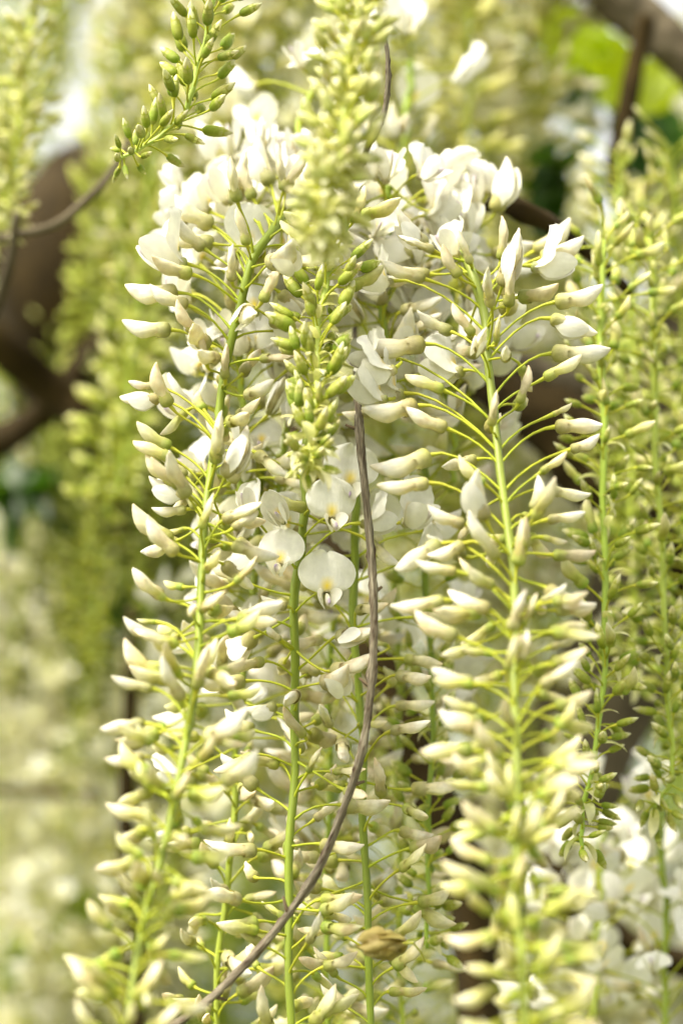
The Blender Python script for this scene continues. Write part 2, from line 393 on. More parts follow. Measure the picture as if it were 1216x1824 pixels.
PROTO, LOW = {}, {}
def add_proto(kind, makers):
    PROTO[kind] = []
    LOW[kind] = [mk(lo=True) for mk in makers]
    for mk in makers:
        PROTO[kind].append([(n, mesh(n, V, F, C, M[m])) for n, V, F, C, m in mk()])
from functools import partial
for kd in ('white', 'cream', 'tan', 'lime', 'green', 'pale'):
    add_proto(kd, [partial(bud_parts, kd, s) for s in range(7)])
add_proto('opening', [partial(opening_bud, s) for s in range(4)])
add_proto('open', [partial(open_flower, s, o, spread=sp, wide=wd) for s, o, sp, wd in ((1, 1.0, .55, 1.0), (2, .88, .35, 1.06), (3, .75, .8, .95), (4, 1.1, .5, 1.0), (5, .95, .2, 1.08))])
add_proto('half', [partial(open_flower, s, o, spread=sp, wide=wd) for s, o, sp, wd in ((6, .45, .25, 1.0), (7, .30, .15, .95), (8, .58, .4, 1.0))])
add_proto('face', [partial(open_flower, s, o, spread=sp, wide=wd, fold=fo, small=.86) for s, o, sp, wd, fo in ((11, 1.08, .45, 1.06, .10), (12, 1.02, .6, 1.10, .14), (13, 1.12, .4, 1.04, .08))])
OPEN_KINDS = ('open', 'half', 'face')

# bract: thin hooked scale
def bract_shape(seed):
    rr = random.Random(seed + 90); cv = rr.uniform(1.2, 2.6)
    def f(u, v):
        th = cv * v; r = 1 / cv
        h = .17 * math.sin(math.pi * (0.12 + .88 * v)) ** .8 * (1 if v < .97 else .3)
        x = math.sin(th) * r; z = (1 - math.cos(th)) * r
        return (x, u * h, -z + .06 * u * u)
    return sheet(5, 9, f, lambda u, v: mixc((.62, .64, .24), (.80, .78, .55), v * 1.2))
BR = [mesh('bract', *bract_shape(s), M['bract']) for s in range(4)]

# ------------------------------------------------------------------ raceme layout
def frame(X, roll=0.0, upv=Vector((0, 0, 1))):
    X = X.normalized()
    Z = upv - X * upv.dot(X)
    if Z.length < 0.12: Z = Vector((0, -1, 0)) - X * X.dot(Vector((0, -1, 0)))
    Z.normalize(); Y = Z.cross(X)
    m = Matrix((X, Y, Z)).transposed()
    return m @ Matrix.Rotation(roll, 3, 'X')

SIZE = {'white': .0205, 'cream': .018, 'tan': .0185, 'lime': .0165, 'green': .0105, 'pale': .0102, 'opening': .022, 'open': .0205, 'half': .0205, 'face': .0205}

def pick(wts, rr):
    s = sum(wts.values()); x = rr.random() * s
    for k, v in wts.items():
        x -= v
        if x <= 0: return k
    return k

STAGES = {   # t along the stalk: (kinds, pedicel length, scale)
    'mature': [(0.0, dict(half=3, open=3, opening=2, white=3), .028, 1.0), (0.16, dict(white=6, tan=2, opening=2, half=1), .0245, 1.0), (0.36, dict(white=4, cream=5, tan=2, opening=1), .020, .98),
               (0.54, dict(cream=6, white=1, lime=3, tan=1), .0175, .94), (0.72, dict(cream=3, lime=6), .015, .92), (0.93, dict(lime=3, green=3), .010, .85)],
    'feather': [(0.0, dict(pale=5, lime=1), .0125, 1.0), (0.3, dict(pale=1), .0120, 1.0), (0.75, dict(pale=1), .009, .95), (.92, dict(pale=1), .005, .75)],
    'full': [(0.0, dict(open=5, half=3, opening=1), .028, 1.02), (0.6, dict(open=3, half=2, opening=2, white=2), .026, 1.0), (0.85, dict(white=4, opening=2, cream=1), .022, .95)],
    'young': [(0.0, dict(cream=1, lime=5, green=1), .018, .84), (0.22, dict(lime=2, green=5), .015, .95), (0.45, dict(green=6, lime=1), .013, 1.06), (0.8, dict(green=1), .009, .95)],
    'bud': [(0.0, dict(green=3, lime=1), .0135, 1.1), (0.3, dict(green=1), .0125, 1.15), (0.75, dict(green=1), .009, 1.0), (.92, dict(green=1), .005, .75)],
}

def layout(pts, stage, step, rr, t0=0.0, t1=1.0, el0=(38, 18), keep=None, lscale=1.0, phi0=None, bracts=0.0, tm=1.0):
    """walk down the stalk points and yield flower placements (kind, base point, direction, size, stalk points)"""
    n = len(pts); cum = [0]
    for i in range(1, n): cum.append(cum[-1] + (pts[i] - pts[i - 1]).length)
    total = cum[-1]; s = total * t0; phi = rr.uniform(0, 6.28) if phi0 is None else phi0
    st = STAGES[stage]; res = []; brs = []
    while s < total * t1:
        t = s / total * tm
        k = max(i for i in range(n) if cum[i] <= s); k = min(k, n - 2)
        f = (s - cum[k]) / (cum[k + 1] - cum[k]); P = pts[k].lerp(pts[k + 1], f); T = (pts[min(k + 2, n - 1)] - pts[max(k - 1, 0)]).normalized()
        row = [r for r in st if r[0] <= t][-1]
        kind = pick(row[1], rr); L = row[2] * rr.uniform(.66, 1.2) * lscale
        nxt = [r for r in st if r[0] > t]
        sc = row[3] * rr.uniform(.76, 1.12)
        a = T.orthogonal().normalized(); b = T.cross(a)
        o = a * math.cos(phi) + b * math.sin(phi); U = -T
        e = math.radians((48 if stage in ('bud', 'feather') else 40 if stage == 'young' else 14 if t < .12 else 32) + (rr.uniform(-15, 15) if stage in ('bud', 'feather') else rr.gauss(0, 20)))
        if stage == 'mature' and rr.random() < .22: e = math.radians(rr.uniform(-40, 8))
        if t > .9: e = math.radians(rr.uniform(10, 45) - (t - .9) * 500)
        e2 = e * .85 + math.radians(rr.uniform(-8, 8)); e3 = e * (.95 if stage in ('bud', 'young', 'feather') else .55) + math.radians(rr.uniform(-30, 24))
        d0 = (o * math.cos(e * 1.1) + U * math.sin(e * 1.1)); p3 = P + (o * math.cos(e2) + U * math.sin(e2)) * L
        d1 = (o * math.cos(e3) + (U * .5 + Vector((0, 0, .5))) * math.sin(e3)).normalized()
        side = T.cross(o); d1 = (d1 + side * rr.uniform(-.5, .5)).normalized()
        if keep is None or keep(kind, P, p3, t):
            res.append((kind, p3, d1, SIZE[kind] * sc, [P, P + d0 * L * .45 + side * L * rr.uniform(-.12, .12) + Vector((0, 0, L * rr.uniform(-.06, .14))), p3 - d1 * L * .22, p3 + d1 * SIZE[kind] * .02], rr.uniform(-.9, .9) if kind not in OPEN_KINDS else rr.uniform(-.4, .4)))
        if rr.random() < bracts:
            bl = rr.uniform(.008, .013) * (1.0 if t < .8 else 1.15)
            brs.append((P + o * .001, (o * math.cos(e * .8) + U * math.sin(e * .8) + side * rr.uniform(-.5, .5)).normalized(), bl))
        phi += 2.39996 + rr.uniform(-.6, .6)
        s += step * rr.choice((.35, .8, 1.0, 1.3, 1.7)) * (1.0 if t < .4 else .85 if t < .7 else (.62 if t < .9 else .40))
    return res, brs

def bez(P, n=6):
    a, b, c, d = P; r = []
    for i in range(n):
        u = i / (n - 1); v = 1 - u
        r.append(a * v ** 3 + b * 3 * v * v * u + c * 3 * v * u * u + d * u ** 3)
    return r

def ped_col(u): return mixc((.37, .43, .02), (.48, .49, .04), u)

def put_flower(root, origin, rr, kind, p3, d1, size, pc, roll=0.0, upv=Vector((0, 0, 1)), var=None, prad=.00050):
    variants = PROTO[kind]; parts = variants[rr.randrange(len(variants)) if var is None else var]
    R = frame(d1, roll, upv)
    Mx = Matrix.Translation(p3 - origin) @ R.to_4x4() @ Matrix.Diagonal((size, size * rr.uniform(.92, 1.08), size * rr.uniform(.92, 1.06), 1))
    if kind in OPEN_KINDS or kind == 'opening' and False:
        top = link('flower', None, root); top.empty_display_size = .003; kids = parts
    else:
        top = link('bud', parts[0][1], root); kids = parts[1:]
    top.matrix_basis = Mx
    for n, me in kids: link(n, me, top)
    if pc:
        inv = Mx.inverted()
        pp = bez(pc); k = .8 if kind == 'green' else 1.0
        V, F, C, U = tube(pp, [prad * k * (1.5 if i == 0 else 1.0 if i < len(pp) - 2 else 1.25 if i < len(pp) - 1 else 2.0) for i in range(len(pp))], 6, ped_col, cap=False)
        V = [tuple(inv @ (Vector(v) - origin)) for v in V]
        link('flower_stalk', mesh('flower_stalk', V, F, C, M['stalk']), top)
    return top

def stalk_mesh(pts, origin, r0, r1, rr, c0=RACH, c1=(.36, .46, .06)):
    n = len(pts); ph = rr.uniform(0, 6)
    rad = [(r0 * (1 - i / (n - 1)) + r1 * i / (n - 1)) * (1 + .10 * math.sin(i * 1.9 + ph) * math.sin(i * .7)) for i in range(n)]
    V, F, C, U = tube([p - origin for p in pts], rad, 12, lambda t: mixc(c0, c1, t), prof=lambda a, t, L: 1 + .09 * math.cos(5 * a + L * 60))
    return mesh('main_stalk', V, F, C, M['stalk'])

RAC = {}
CLEAR = [(621, 835, 62), (582, 900, 62), (574, 1035, 66), (574, 1090, 30)]
def pix(p):
    d = (p - EYE).dot(FWD); return 608 + (p - EYE).dot(RT) / d / K, 912 - (p - EYE).dot(UP) / d / K, d
def blocks(p3, d1, size):
    for q in (p3, p3 + d1 * size * .5, p3 + d1 * size):
        x, y, d = pix(q)
        if d < 1.03 and any(math.hypot(x - a, y - b) < r for a, b, r in CLEAR): return True
    return False
def raceme(key, label, ctrl, stage, step=.0042, r0=.0019, r1=.0009, seed=1, group=None, t0=0, t1=1, keep=None, lscale=1.0, bracts=0.0, heroes=(), name='wisteria_raceme', n=60, tm=1.0, c0=RACH, c1=(.36, .46, .06)):
    rr = random.Random(seed)
    pts = catmull([at(*c) for c in ctrl], n)
    w1, w2 = rr.uniform(0, 6), rr.uniform(0, 6)
    pts = [p + Vector((math.sin(i * 40 / n + w1) * .0004 + math.sin(i * 17 / n + w2) * .0008, math.sin(i * 29 / n + w2) * .0005, 0)) for i, p in enumerate(pts)]
    org = pts[0].copy()
    root = empty(name, org); tag(root, label, 'flower raceme', group)
    link('main_stalk', stalk_mesh(pts, org, r0, r1, rr, c0, c1), root)
    res, brs = layout(pts, stage, step, rr, t0, t1, keep=keep, lscale=lscale, bracts=bracts, tm=tm)
    for kind, p3, d1, size, pc, roll in res:
        if key in 'ABCDFE' and blocks(p3, d1, size): continue
        put_flower(root, org, rr, kind, p3, d1, size, pc, roll)
    for P, d, bl in brs:
        o = link('bract', BR[rr.randrange(4)], root)
        o.matrix_basis = Matrix.Translation(P - org) @ frame(d, rr.uniform(-.5, .5)).to_4x4() @ Matrix.Scale(bl, 4)
    RAC[key] = (root, org, pts, rr)
    for h in heroes: hero(key, *h)
    return root

def depth_of(p): return (p - EYE).dot(FWD)
def hero(key, bx, by, tx, ty, kind='white', dd=0.0, td=0.0, roll=0.0, var=None, sc=1.0, stem=True, drop=.55):
    """a single flower read off the photograph: base pixel, tip pixel, depth offset of the base and of the tip (metres, minus = nearer)"""
    root, org, pts, rr = RAC[key]
    # local depth of the raceme at that height
    def yv(p): return (p - EYE).dot(UP) / depth_of(p) / K
    def xv(p): return (p - EYE).dot(RT) / depth_of(p) / K
    ty_ = 912 - by
    near = min(pts, key=lambda p: abs(yv(p) - ty_)); d = depth_of(near) + dd
    B = at(bx, by, d); Tp = at(tx, ty, d + td)
    size = (Tp - B).length * sc; X = (Tp - B).normalized()
    pc = None
    if stem:
        gap = abs((bx - 608) - xv(near)); want = ty_ - min(150, gap * drop + 12)
        A = min(pts, key=lambda p: abs(yv(p) - want)); Ld = (B - A).length
        out_ = (B - A); up = Vector((0, 0, 1))
        pc = [A, A + out_ * .35 + up * Ld * .16, B - X * min(Ld * .3, .008), B + X * size * .02]
    if kind in OPEN_KINDS: size *= 1.18
    put_flower(root, org, rr, kind, B, X, size, pc, roll, var=var)

# ------------------------------------------------------------------ setting: ground, far foliage, trunks and branches
def ground():
    n = 41; V, F = [], []
    for j in range(n):
        for i in range(n):
            x = -60 + 120 * i / (n - 1); y = -40 + 140 * j / (n - 1)
            V.append((x, y, .05 * math.sin(x * .9) * math.cos(y * .7)))
    for j in range(n - 1):
        for i in range(n - 1):
            a = j * n + i; F.append((a, a + 1, a + n + 1, a + n))
    m = bpy.data.materials.new('lawn'); m.use_nodes = True; N = m.node_tree.nodes; Lk = m.node_tree.links
    p = N['Principled BSDF']; p.inputs['Roughness'].default_value = .95
    nz = N.new('ShaderNodeTexNoise'); nz.inputs['Scale'].default_value = 3; nz.inputs['Detail'].default_value = 8
    tc = N.new('ShaderNodeTexCoord'); Lk.new(tc.outputs['Object'], nz.inputs['Vector'])
    r = N.new('ShaderNodeValToRGB'); e = r.color_ramp.elements
    e[0].position = .35; e[0].color = (.05, .085, .02, 1); e[1].position = .65; e[1].color = (.15, .14, .06, 1)
    Lk.new(nz.outputs['Fac'], r.inputs['Fac']); Lk.new(r.outputs[0], p.inputs['Base Color'])
    o = link('ground', mesh('ground', V, F, None, m)); o['kind'] = 'structure'; o['label'] = 'lawn and bare earth under the wisteria'
ground()

def leaf_verts(L, W, fold, curl):
    V, F = [], []
    rows = [(0, .02), (.18, .62), (.42, 1.0), (.7, .72), (1, .02)]
    for x, wd in rows:
        for s in (-1, 0, 1):
            V.append((x * L, s * W * .5 * wd, abs(s) * fold * W * wd - curl * L * x * x))
    for i in range(len(rows) - 1):
        for k in range(2):
            a = i * 3 + k; F.append((a, a + 1, a + 4, a + 3))
    return V, F

def foliage(name, label, centre_fn, count, seed, pal, size=(.05, .09)):
    rr = random.Random(seed); V, F, C = [], [], []
    base = leaf_verts(1, .5, .12, .25)
    for i in range(count):
        p = centre_fn(rr); s = rr.uniform(*size)
        d = Vector((rr.gauss(0, 1), rr.gauss(0, 1), rr.gauss(-.3, .7))).normalized()
        R = frame(d, rr.uniform(-1.2, 1.2)); c = mixc(pal[0], pal[1], rr.random()); off = len(V)
        for v in base[0]: V.append(tuple(p + R @ (Vector(v) * s))); C.append(c)
        F.extend(tuple(k + off for k in f) for f in base[1])
    o = link(name, mesh(name, V, F, C, M['leaf']))
    tag(o, label, None, None, 'stuff'); return o

def hedge_pt(rr):
    a = rr.uniform(-.36, .36); d = 5.2 + rr.random() ** 2 * 2.0 + .5 * math.sin(a * 23)
    top = 3.6 + .5 * math.sin(a * 31) + .35 * math.sin(a * 71 + 1)
    return Vector((math.sin(a) * d, math.cos(a) * d, rr.uniform(.05, 1) ** .8 * top))
foliage('far_foliage', 'dark green hedge foliage far behind the flowers', hedge_pt, 15000, 3, ((.05, .11, .012), (.20, .27, .03)), (.07, .13))

def limb(name, label, ctrl, radii, mat='bark', group=None, seed=1, ns=18, n=46, cat='branch', tail=None, knob=.12):
    rr = random.Random(seed); P = [at(*c) for c in ctrl]
    if tail: P += [Vector(t) for t in tail]
    pts = catmull(P, n); ph = [rr.uniform(0, 6) for _ in range(4)]
    rad = []
    for i in range(n):
        u = i / (n - 1) * (len(radii) - 1); k = min(int(u), len(radii) - 2); rad.append(radii[k] * (1 - (u - k)) + radii[k + 1] * (u - k))
    def prof(a, t, L):
        return 1 + knob * (.6 * math.sin(2 * a + 9 * t + ph[0]) + .5 * math.sin(3 * a - 14 * t + ph[1]) + .35 * math.sin(5 * a + 33 * t + ph[2]) + .25 * math.sin(t * 47 + ph[3]))
    org = pts[0].copy()
    V, F, C, U = tube([p - org for p in pts], rad, ns, None, prof)
    o = link(name, mesh(name, V, F, C, M[mat], U)); o.location = org
    return tag(o, label, cat, group)

LB = 'blurred wisteria limbs behind the flowers'
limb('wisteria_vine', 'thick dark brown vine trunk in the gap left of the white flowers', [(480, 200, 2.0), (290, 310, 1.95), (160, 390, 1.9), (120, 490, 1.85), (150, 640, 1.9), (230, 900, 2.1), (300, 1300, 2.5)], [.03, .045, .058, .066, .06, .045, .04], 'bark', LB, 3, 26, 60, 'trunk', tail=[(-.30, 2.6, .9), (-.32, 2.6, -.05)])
limb('vine_branch', 'dark brown branch slanting down to the right at the left edge', [(-160, 500, 1.6), (-20, 600, 1.6), (90, 690, 1.62), (165, 765, 1.62), (225, 915, 1.64), (300, 1080, 1.68)], [.013, .014, .013, .012, .010, .009], 'bark', LB, 4)
limb('vine_branch', 'grey brown branch rising to cross the slanting one at the left edge', [(-160, 860, 1.72), (-20, 795, 1.70), (60, 750, 1.68), (115, 695, 1.66), (190, 590, 1.7)], [.014, .012, .011, .010, .008], 'bark', LB, 5)
limb('vine_branch', 'dim brown branch low at the left edge under the crossing ones', [(-100, 850, 1.9), (60, 855, 1.9), (150, 870, 1.9), (300, 960, 1.9)], [.010, .010, .010, .008], 'bark', LB, 6)
limb('wisteria_vine', 'slim nearly black trunk showing behind the middle stalks', [(520, 700, 1.4), (590, 930, 1.33), (640, 1080, 1.31), (690, 1240, 1.3), (750, 1380, 1.3), (805, 1500, 1.3), (850, 1750, 1.3)], [.009, .011, .012, .012, .012, .014, .016], 'bark', LB, 7, 18, 60, 'trunk', tail=[(.09, 1.3, 1.2), (.11, 1.3, -.05)])
limb('wisteria_vine', 'broad grey brown trunk behind the right-hand racemes', [(1260, 560, 1.75), (1180, 860, 1.72), (1090, 1180, 1.7), (990, 1440, 1.68), (930, 1700, 1.68)], [.035, .038, .042, .040, .042], 'bark_grey', LB, 8, 26, 60, 'trunk', tail=[(.20, 1.66, .9), (.22, 1.68, -.05)])
limb('vine_branch', 'thick grey brown branch crossing the top right corner', [(1000, -110, 1.5), (1090, -10, 1.5), (1160, 50, 1.5), (1240, 120, 1.5), (1360, 260, 1.5)], [.014, .0145, .0145, .015, .016], 'bark_grey', LB, 9, 22, 50)
limb('vine_branch', 'slender brown stem below the corner branch beside the yellow leaves', [(1150, 30, 1.45), (1130, 120, 1.45), (1115, 200, 1.45), (1098, 290, 1.45), (1110, 350, 1.45), (1160, 420, 1.5)], [.006, .0055, .006, .0075, .006, .005], 'bark', LB, 10)
limb('vine_branch', 'thin dark twig along the top edge by the corner branch', [(860, -30, 1.7), (960, 6, 1.68), (1060, 16, 1.62), (1120, -20, 1.55)], [.003, .004, .005, .005], 'bark', LB, 11)
limb('vine_branch', 'brown horizontal branch behind the right raceme at mid height', [(820, 640, 1.5), (930, 650, 1.5), (1060, 690, 1.5), (1230, 690, 1.5)], [.006, .008, .009, .010], 'bark_grey', LB, 12)
limb('vine_branch', 'lower brown branch sloping behind the right raceme', [(780, 640, 1.5), (930, 720, 1.46), (1050, 800, 1.45), (1150, 900, 1.45), (1280, 1060, 1.46)], [.008, .018, .028, .030, .028], 'bark', LB, 13)
limb('vine_branch', 'dark branch end behind the top flowers of the right raceme', [(560, 330, 1.16), (700, 400, 1.15), (860, 360, 1.14), (935, 378, 1.14), (1010, 420, 1.16), (1120, 520, 1.2)], [.004, .0045, .005, .005, .004, .003], 'bark', LB, 14)
limb('curved_twig', 'thin grey twig curving through the gap at the left edge', [(-30, 430, 1.26), (30, 418, 1.25), (100, 400, 1.24), (150, 360, 1.23), (185, 325, 1.22), (230, 250, 1.25)], [.0022, .0024, .0024, .0022, .0020, .0018], 'bark_grey', LB, 15, 12, 40, 'twig', knob=.08)
limb('curved_twig', 'upright grey twig at the left edge below the blurred raceme', [(30, 380, 1.24), (22, 450, 1.25), (4, 520, 1.26), (-30, 620, 1.28)], [.0022, .0026, .0028, .003], 'bark_grey', LB, 16, 12, 30, 'twig', knob=.08)
limb('vine_branch', 'thin upright brown stem behind the lower left raceme', [(238, 1080, 1.5), (232, 1250, 1.5), (226, 1450, 1.5), (236, 1700, 1.5), (240, 1900, 1.5)], [.004, .005, .006, .007, .008], 'bark', LB, 17, tail=[(-.14, 1.5, .9), (-.15, 1.5, -.05)])
limb('vine_branch', 'faint horizontal twig at the lower left', [(-60, 1405, 1.9), (100, 1412, 1.9), (240, 1416, 1.9), (330, 1400, 1.9)], [.004, .004, .004, .003], 'bark', LB, 18)
limb('vine_branch', 'dark knotted branch at the lower right behind open flowers', [(960, 1530, 1.36), (1010, 1590, 1.36), (1060, 1640, 1.36), (1130, 1690, 1.36), (1260, 1730, 1.36)], [.008, .014, .011, .008, .007], 'bark', LB, 19)  # dark limb fills a patch of deep shade

# bright leaves at the top right
def big_leaf_spray():
    root = empty('leafy_shoot', at(1120, -60, 1.75)); tag(root, 'bright yellow-green leaves catching light near the top right corner', 'leaves')
    org = root.location.copy(); rr = random.Random(4)
    spec = [((1035, 20), (1005, 130), .060, (.46, .55, .02)), ((1060, 60), (1100, 190), .075, (.50, .58, .02)), ((1230, 110), (1140, 190), .065, (.42, .52, .02)), ((1150, 60), (1190, 130), .06, (.30, .44, .03)),
            ((1075, 150), (1050, 260), .06, (.035, .10, .02)), ((1000, 60), (1040, 220), .06, (.04, .12, .02)), ((1100, 170), (1140, 300), .07, (.03, .09, .015)), ((1180, 190), (1150, 320), .07, (.035, .10, .02)), ((990, -10), (1060, 60), .06, (.05, .13, .03)), ((1160, 200), (1200, 300), .07, (.04, .11, .02))]
    for (b, t, wd, c) in spec:
        d = 1.60 if c[0] > .2 else 1.72
        B, T = at(*b, d), at(*t, d + rr.uniform(-.02, .03)); L = (T - B).length
        def f(u, v):
            h = wd * .5 * math.sin(math.pi * (0.03 + .94 * v)) ** .75 * (1 - .25 * v)
            return (v * L, u * h, abs(u) * h * .35 - .18 * L * v * v + .003 * math.sin(v * 20) * abs(u))
        V, F, C = sheet(7, 12, f, lambda u, v: mixc(c, (c[0] * 1.15, c[1] * 1.1, c[2]), abs(u)))
        o = link('leaf', mesh('leaf', V, F, C, M['leaf']), root)
        X = (T - B).normalized(); o.matrix_basis = Matrix.Translation(B - org) @ frame(X, rr.uniform(-.4, .4), Vector((0, -.6, .8))).to_4x4()
    pts = catmull([at(1120, -60, 1.77), at(1080, 40, 1.80), at(1090, 150, 1.82), at(1140, 230, 1.82)], 14)
    V, F, C, U = tube([p - org for p in pts], .003, 8, (.16, .2, .04)); link('stem', mesh('stem', V, F, C, M['stalk']), root)
big_leaf_spray()
def leafy_shoot(label, cx, cy, sx, sy, d, n, pal, size, seed):
    rr = random.Random(seed); org = at(cx, cy - sy, d + .03); root = empty('leafy_shoot', org); tag(root, label, 'leaves')
    pts = catmull([at(cx, cy - sy, d + .03), at(cx + rr.uniform(-20, 20), cy, d + .02), at(cx + rr.uniform(-20, 20), cy + sy, d + .03)], 14)
    V, F, C, U = tube([p - org for p in pts], .0025, 8, (.10, .09, .03)); link('stem', mesh('stem', V, F, C, M['stalk']), root)
    for i in range(n):
        B = pts[int(13 * (i + .5) / n)]; T = at(cx + rr.uniform(-sx, sx), cy + rr.uniform(-sy, sy), d + rr.uniform(-.04, .04))
        X = (T - B); X = X.normalized() if X.length > .01 else Vector((1, 0, -.3)); L = size * rr.uniform(.8, 1.25); c = mixc(pal[0], pal[1], rr.random())
        def f(u, v):
            h = L * .23 * math.sin(math.pi * (0.03 + .94 * v)) ** .75 * (1 - .25 * v)
            return (v * L, u * h, abs(u) * h * .3 - .2 * L * v * v)
        V, F, C = sheet(5, 9, f, lambda u, v: c)
        o = link('leaf', mesh('leaf', V, F, C, M['leaf']), root); o.matrix_basis = Matrix.Translation(B - org) @ frame(X, rr.uniform(-.8, .8)).to_4x4()
DK, BRT = ((.02, .055, .008), (.045, .11, .015)), ((.12, .19, .03), (.22, .30, .05))
leafy_shoot('dark green leaves at the left edge below the crossing branches', 30, 880, 70, 70, 1.75, 16, DK, .05, 51)
leafy_shoot('bright green leaves low at the left edge', 110, 1610, 70, 60, 1.85, 6, BRT, .05, 52)
leafy_shoot('green leaves at the lower left corner', 20, 1720, 60, 60, 1.95, 5, BRT, .05, 53)
leafy_shoot('dark green leaves behind the slender stem at the upper right', 1140, 260, 60, 80, 1.9, 12, DK, .06, 54)
leafy_shoot('dark green leaf patch behind the lower left raceme', 250, 1050, 50, 60, 1.7, 10, DK, .045, 55)
leafy_shoot('dark green leaves between the pale racemes at upper right', 980, 330, 40, 60, 1.5, 8, DK, .05, 56)

# ------------------------------------------------------------------ background racemes: low detail, one blossom mass each
def bg_proto(stage, length, seed, step, lift=.50):
    rr = random.Random(seed)
    pts = catmull([Vector((0, 0, 0)), Vector((rr.uniform(-.01, .01), rr.uniform(-.01, .01), -length * .4)), Vector((rr.uniform(-.03, .03), rr.uniform(-.03, .03), -length))], 30)
    V, F, C = [], [], []
    SV, SF, SC, _ = tube(pts, [.0018 * (1 - .5 * i / 29) for i in range(30)], 6, RACH)
    st = mesh('main_stalk', SV, SF, SC, M['stalk'])
    res, _ = layout(pts, stage, step, rr)
    for kind, p3, d1, size, pc, roll in res:
        Mx = np.array((frame(d1, roll) * size)); vr = rr.uniform(.90, 1.06); wv = rr.uniform(.94, 1.05)
        for n, v, f, c, m in LOW[kind][rr.randrange(len(LOW[kind]))]:
            off = len(V); v = np.asarray(v) @ Mx.T + np.array(p3)
            V.extend(v.tolist()); F.extend(tuple(k + off for k in ff) for ff in f)
            C.extend([mixc((a * vr, b * vr, e * vr * wv), (.84, .85, .22) if lift > 0 else (.10, .13, .012), abs(lift)) for a, b, e in c])  # positive lift paints in brightness the self-shading racemes lack; negative mixes dark olive
        v, f, c, _ = tube(bez(pc, 4), .0006, 4, PEDI, cap=False); off = len(V)
        V.extend(v); F.extend(tuple(k + off for k in ff) for ff in f); C.extend(c)
    return st, mesh('blossom', V, F, C, M['far'])

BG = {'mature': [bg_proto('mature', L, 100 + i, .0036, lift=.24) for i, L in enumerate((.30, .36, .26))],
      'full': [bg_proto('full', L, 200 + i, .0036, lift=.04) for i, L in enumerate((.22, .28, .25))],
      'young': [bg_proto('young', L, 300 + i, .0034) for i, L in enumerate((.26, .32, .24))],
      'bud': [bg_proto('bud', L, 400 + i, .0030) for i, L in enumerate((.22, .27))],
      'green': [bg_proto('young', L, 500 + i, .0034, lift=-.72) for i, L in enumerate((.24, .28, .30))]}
BGL = {'mature': 'out of focus cream raceme behind', 'full': 'out of focus raceme of open white flowers behind',
       'young': 'out of focus pale green raceme behind', 'bud': 'out of focus raceme of small green buds behind', 'green': 'out of focus olive green raceme behind'}
def bg_raceme(px, py, d, stage, var=0, sc=1.0, rz=0.0, label=None, tilt=(0, 0)):
    st, bl = BG[stage][var % len(BG[stage])]
    root = empty('wisteria_raceme', at(px, py, d)); root.rotation_euler = (tilt[0], tilt[1], rz); root.scale = (sc, sc, sc)
    side = 'at left' if px < 330 else 'at right' if px > 930 else 'in the middle'
    high = 'upper' if py < 330 else 'lower'
    where = {'at left': high + ' left part of the picture', 'at right': high + ' right part of the picture', 'in the middle': high + ' middle of the picture'}[side]
    tag(root, BGL[stage] + ', ' + where, 'flower raceme', 'blurred %s racemes behind, %s' % (stage, where))
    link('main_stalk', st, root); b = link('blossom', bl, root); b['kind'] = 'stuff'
    return root

rb = random.Random(21)
def scatter(n, xr, yr, dr, stages, avoid=()):
    k = 0
    for i in range(n):
        for _ in range(20):
            x, y, d = rb.uniform(*xr), rb.uniform(*yr), rb.uniform(*dr)
            ln = .28 / (K * d)          # hanging length in pixels
            if not any(x0 < x < x1 and y < y1 and y + ln > y0 for x0, x1, y0, y1 in avoid): break
        else: continue
        bg_raceme(x, y, d, pick(stages, rb), rb.randrange(3), rb.uniform(.85, 1.15), rb.uniform(0, 6.28), tilt=(rb.uniform(-.1, .1), rb.uniform(-.1, .1)))
GAPS = [(20, 200, 350, 640), (950, 1190, 10, 290)]
SKYGAP = [(72, 112, 140, 215), (178, 228, 40, 115)]
# upper canopy
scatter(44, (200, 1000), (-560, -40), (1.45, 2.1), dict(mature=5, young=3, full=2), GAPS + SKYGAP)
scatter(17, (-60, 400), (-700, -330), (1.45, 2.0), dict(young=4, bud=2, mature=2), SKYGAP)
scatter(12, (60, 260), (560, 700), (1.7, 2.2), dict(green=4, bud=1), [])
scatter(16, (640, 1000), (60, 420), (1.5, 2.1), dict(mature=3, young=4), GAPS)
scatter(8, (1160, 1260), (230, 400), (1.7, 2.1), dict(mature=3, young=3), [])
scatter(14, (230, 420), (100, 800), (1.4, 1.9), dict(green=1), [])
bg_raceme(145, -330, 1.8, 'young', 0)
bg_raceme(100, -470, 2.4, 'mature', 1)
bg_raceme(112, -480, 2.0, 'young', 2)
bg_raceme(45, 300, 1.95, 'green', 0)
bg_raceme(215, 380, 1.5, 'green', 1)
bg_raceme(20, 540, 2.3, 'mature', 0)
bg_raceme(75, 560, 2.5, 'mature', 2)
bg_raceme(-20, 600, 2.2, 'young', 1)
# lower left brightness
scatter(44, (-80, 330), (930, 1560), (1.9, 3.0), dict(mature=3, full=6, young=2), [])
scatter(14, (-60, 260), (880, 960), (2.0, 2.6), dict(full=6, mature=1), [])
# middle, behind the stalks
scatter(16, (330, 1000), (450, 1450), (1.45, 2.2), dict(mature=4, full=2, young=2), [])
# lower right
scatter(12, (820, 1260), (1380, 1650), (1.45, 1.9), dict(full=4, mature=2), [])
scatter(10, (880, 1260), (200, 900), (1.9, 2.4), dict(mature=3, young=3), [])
scatter(60, (-120, 1330), (-700, 1300), (2.3, 3.4), dict(mature=4, young=3, full=2), SKYGAP + [(960, 1180, 10, 290)])

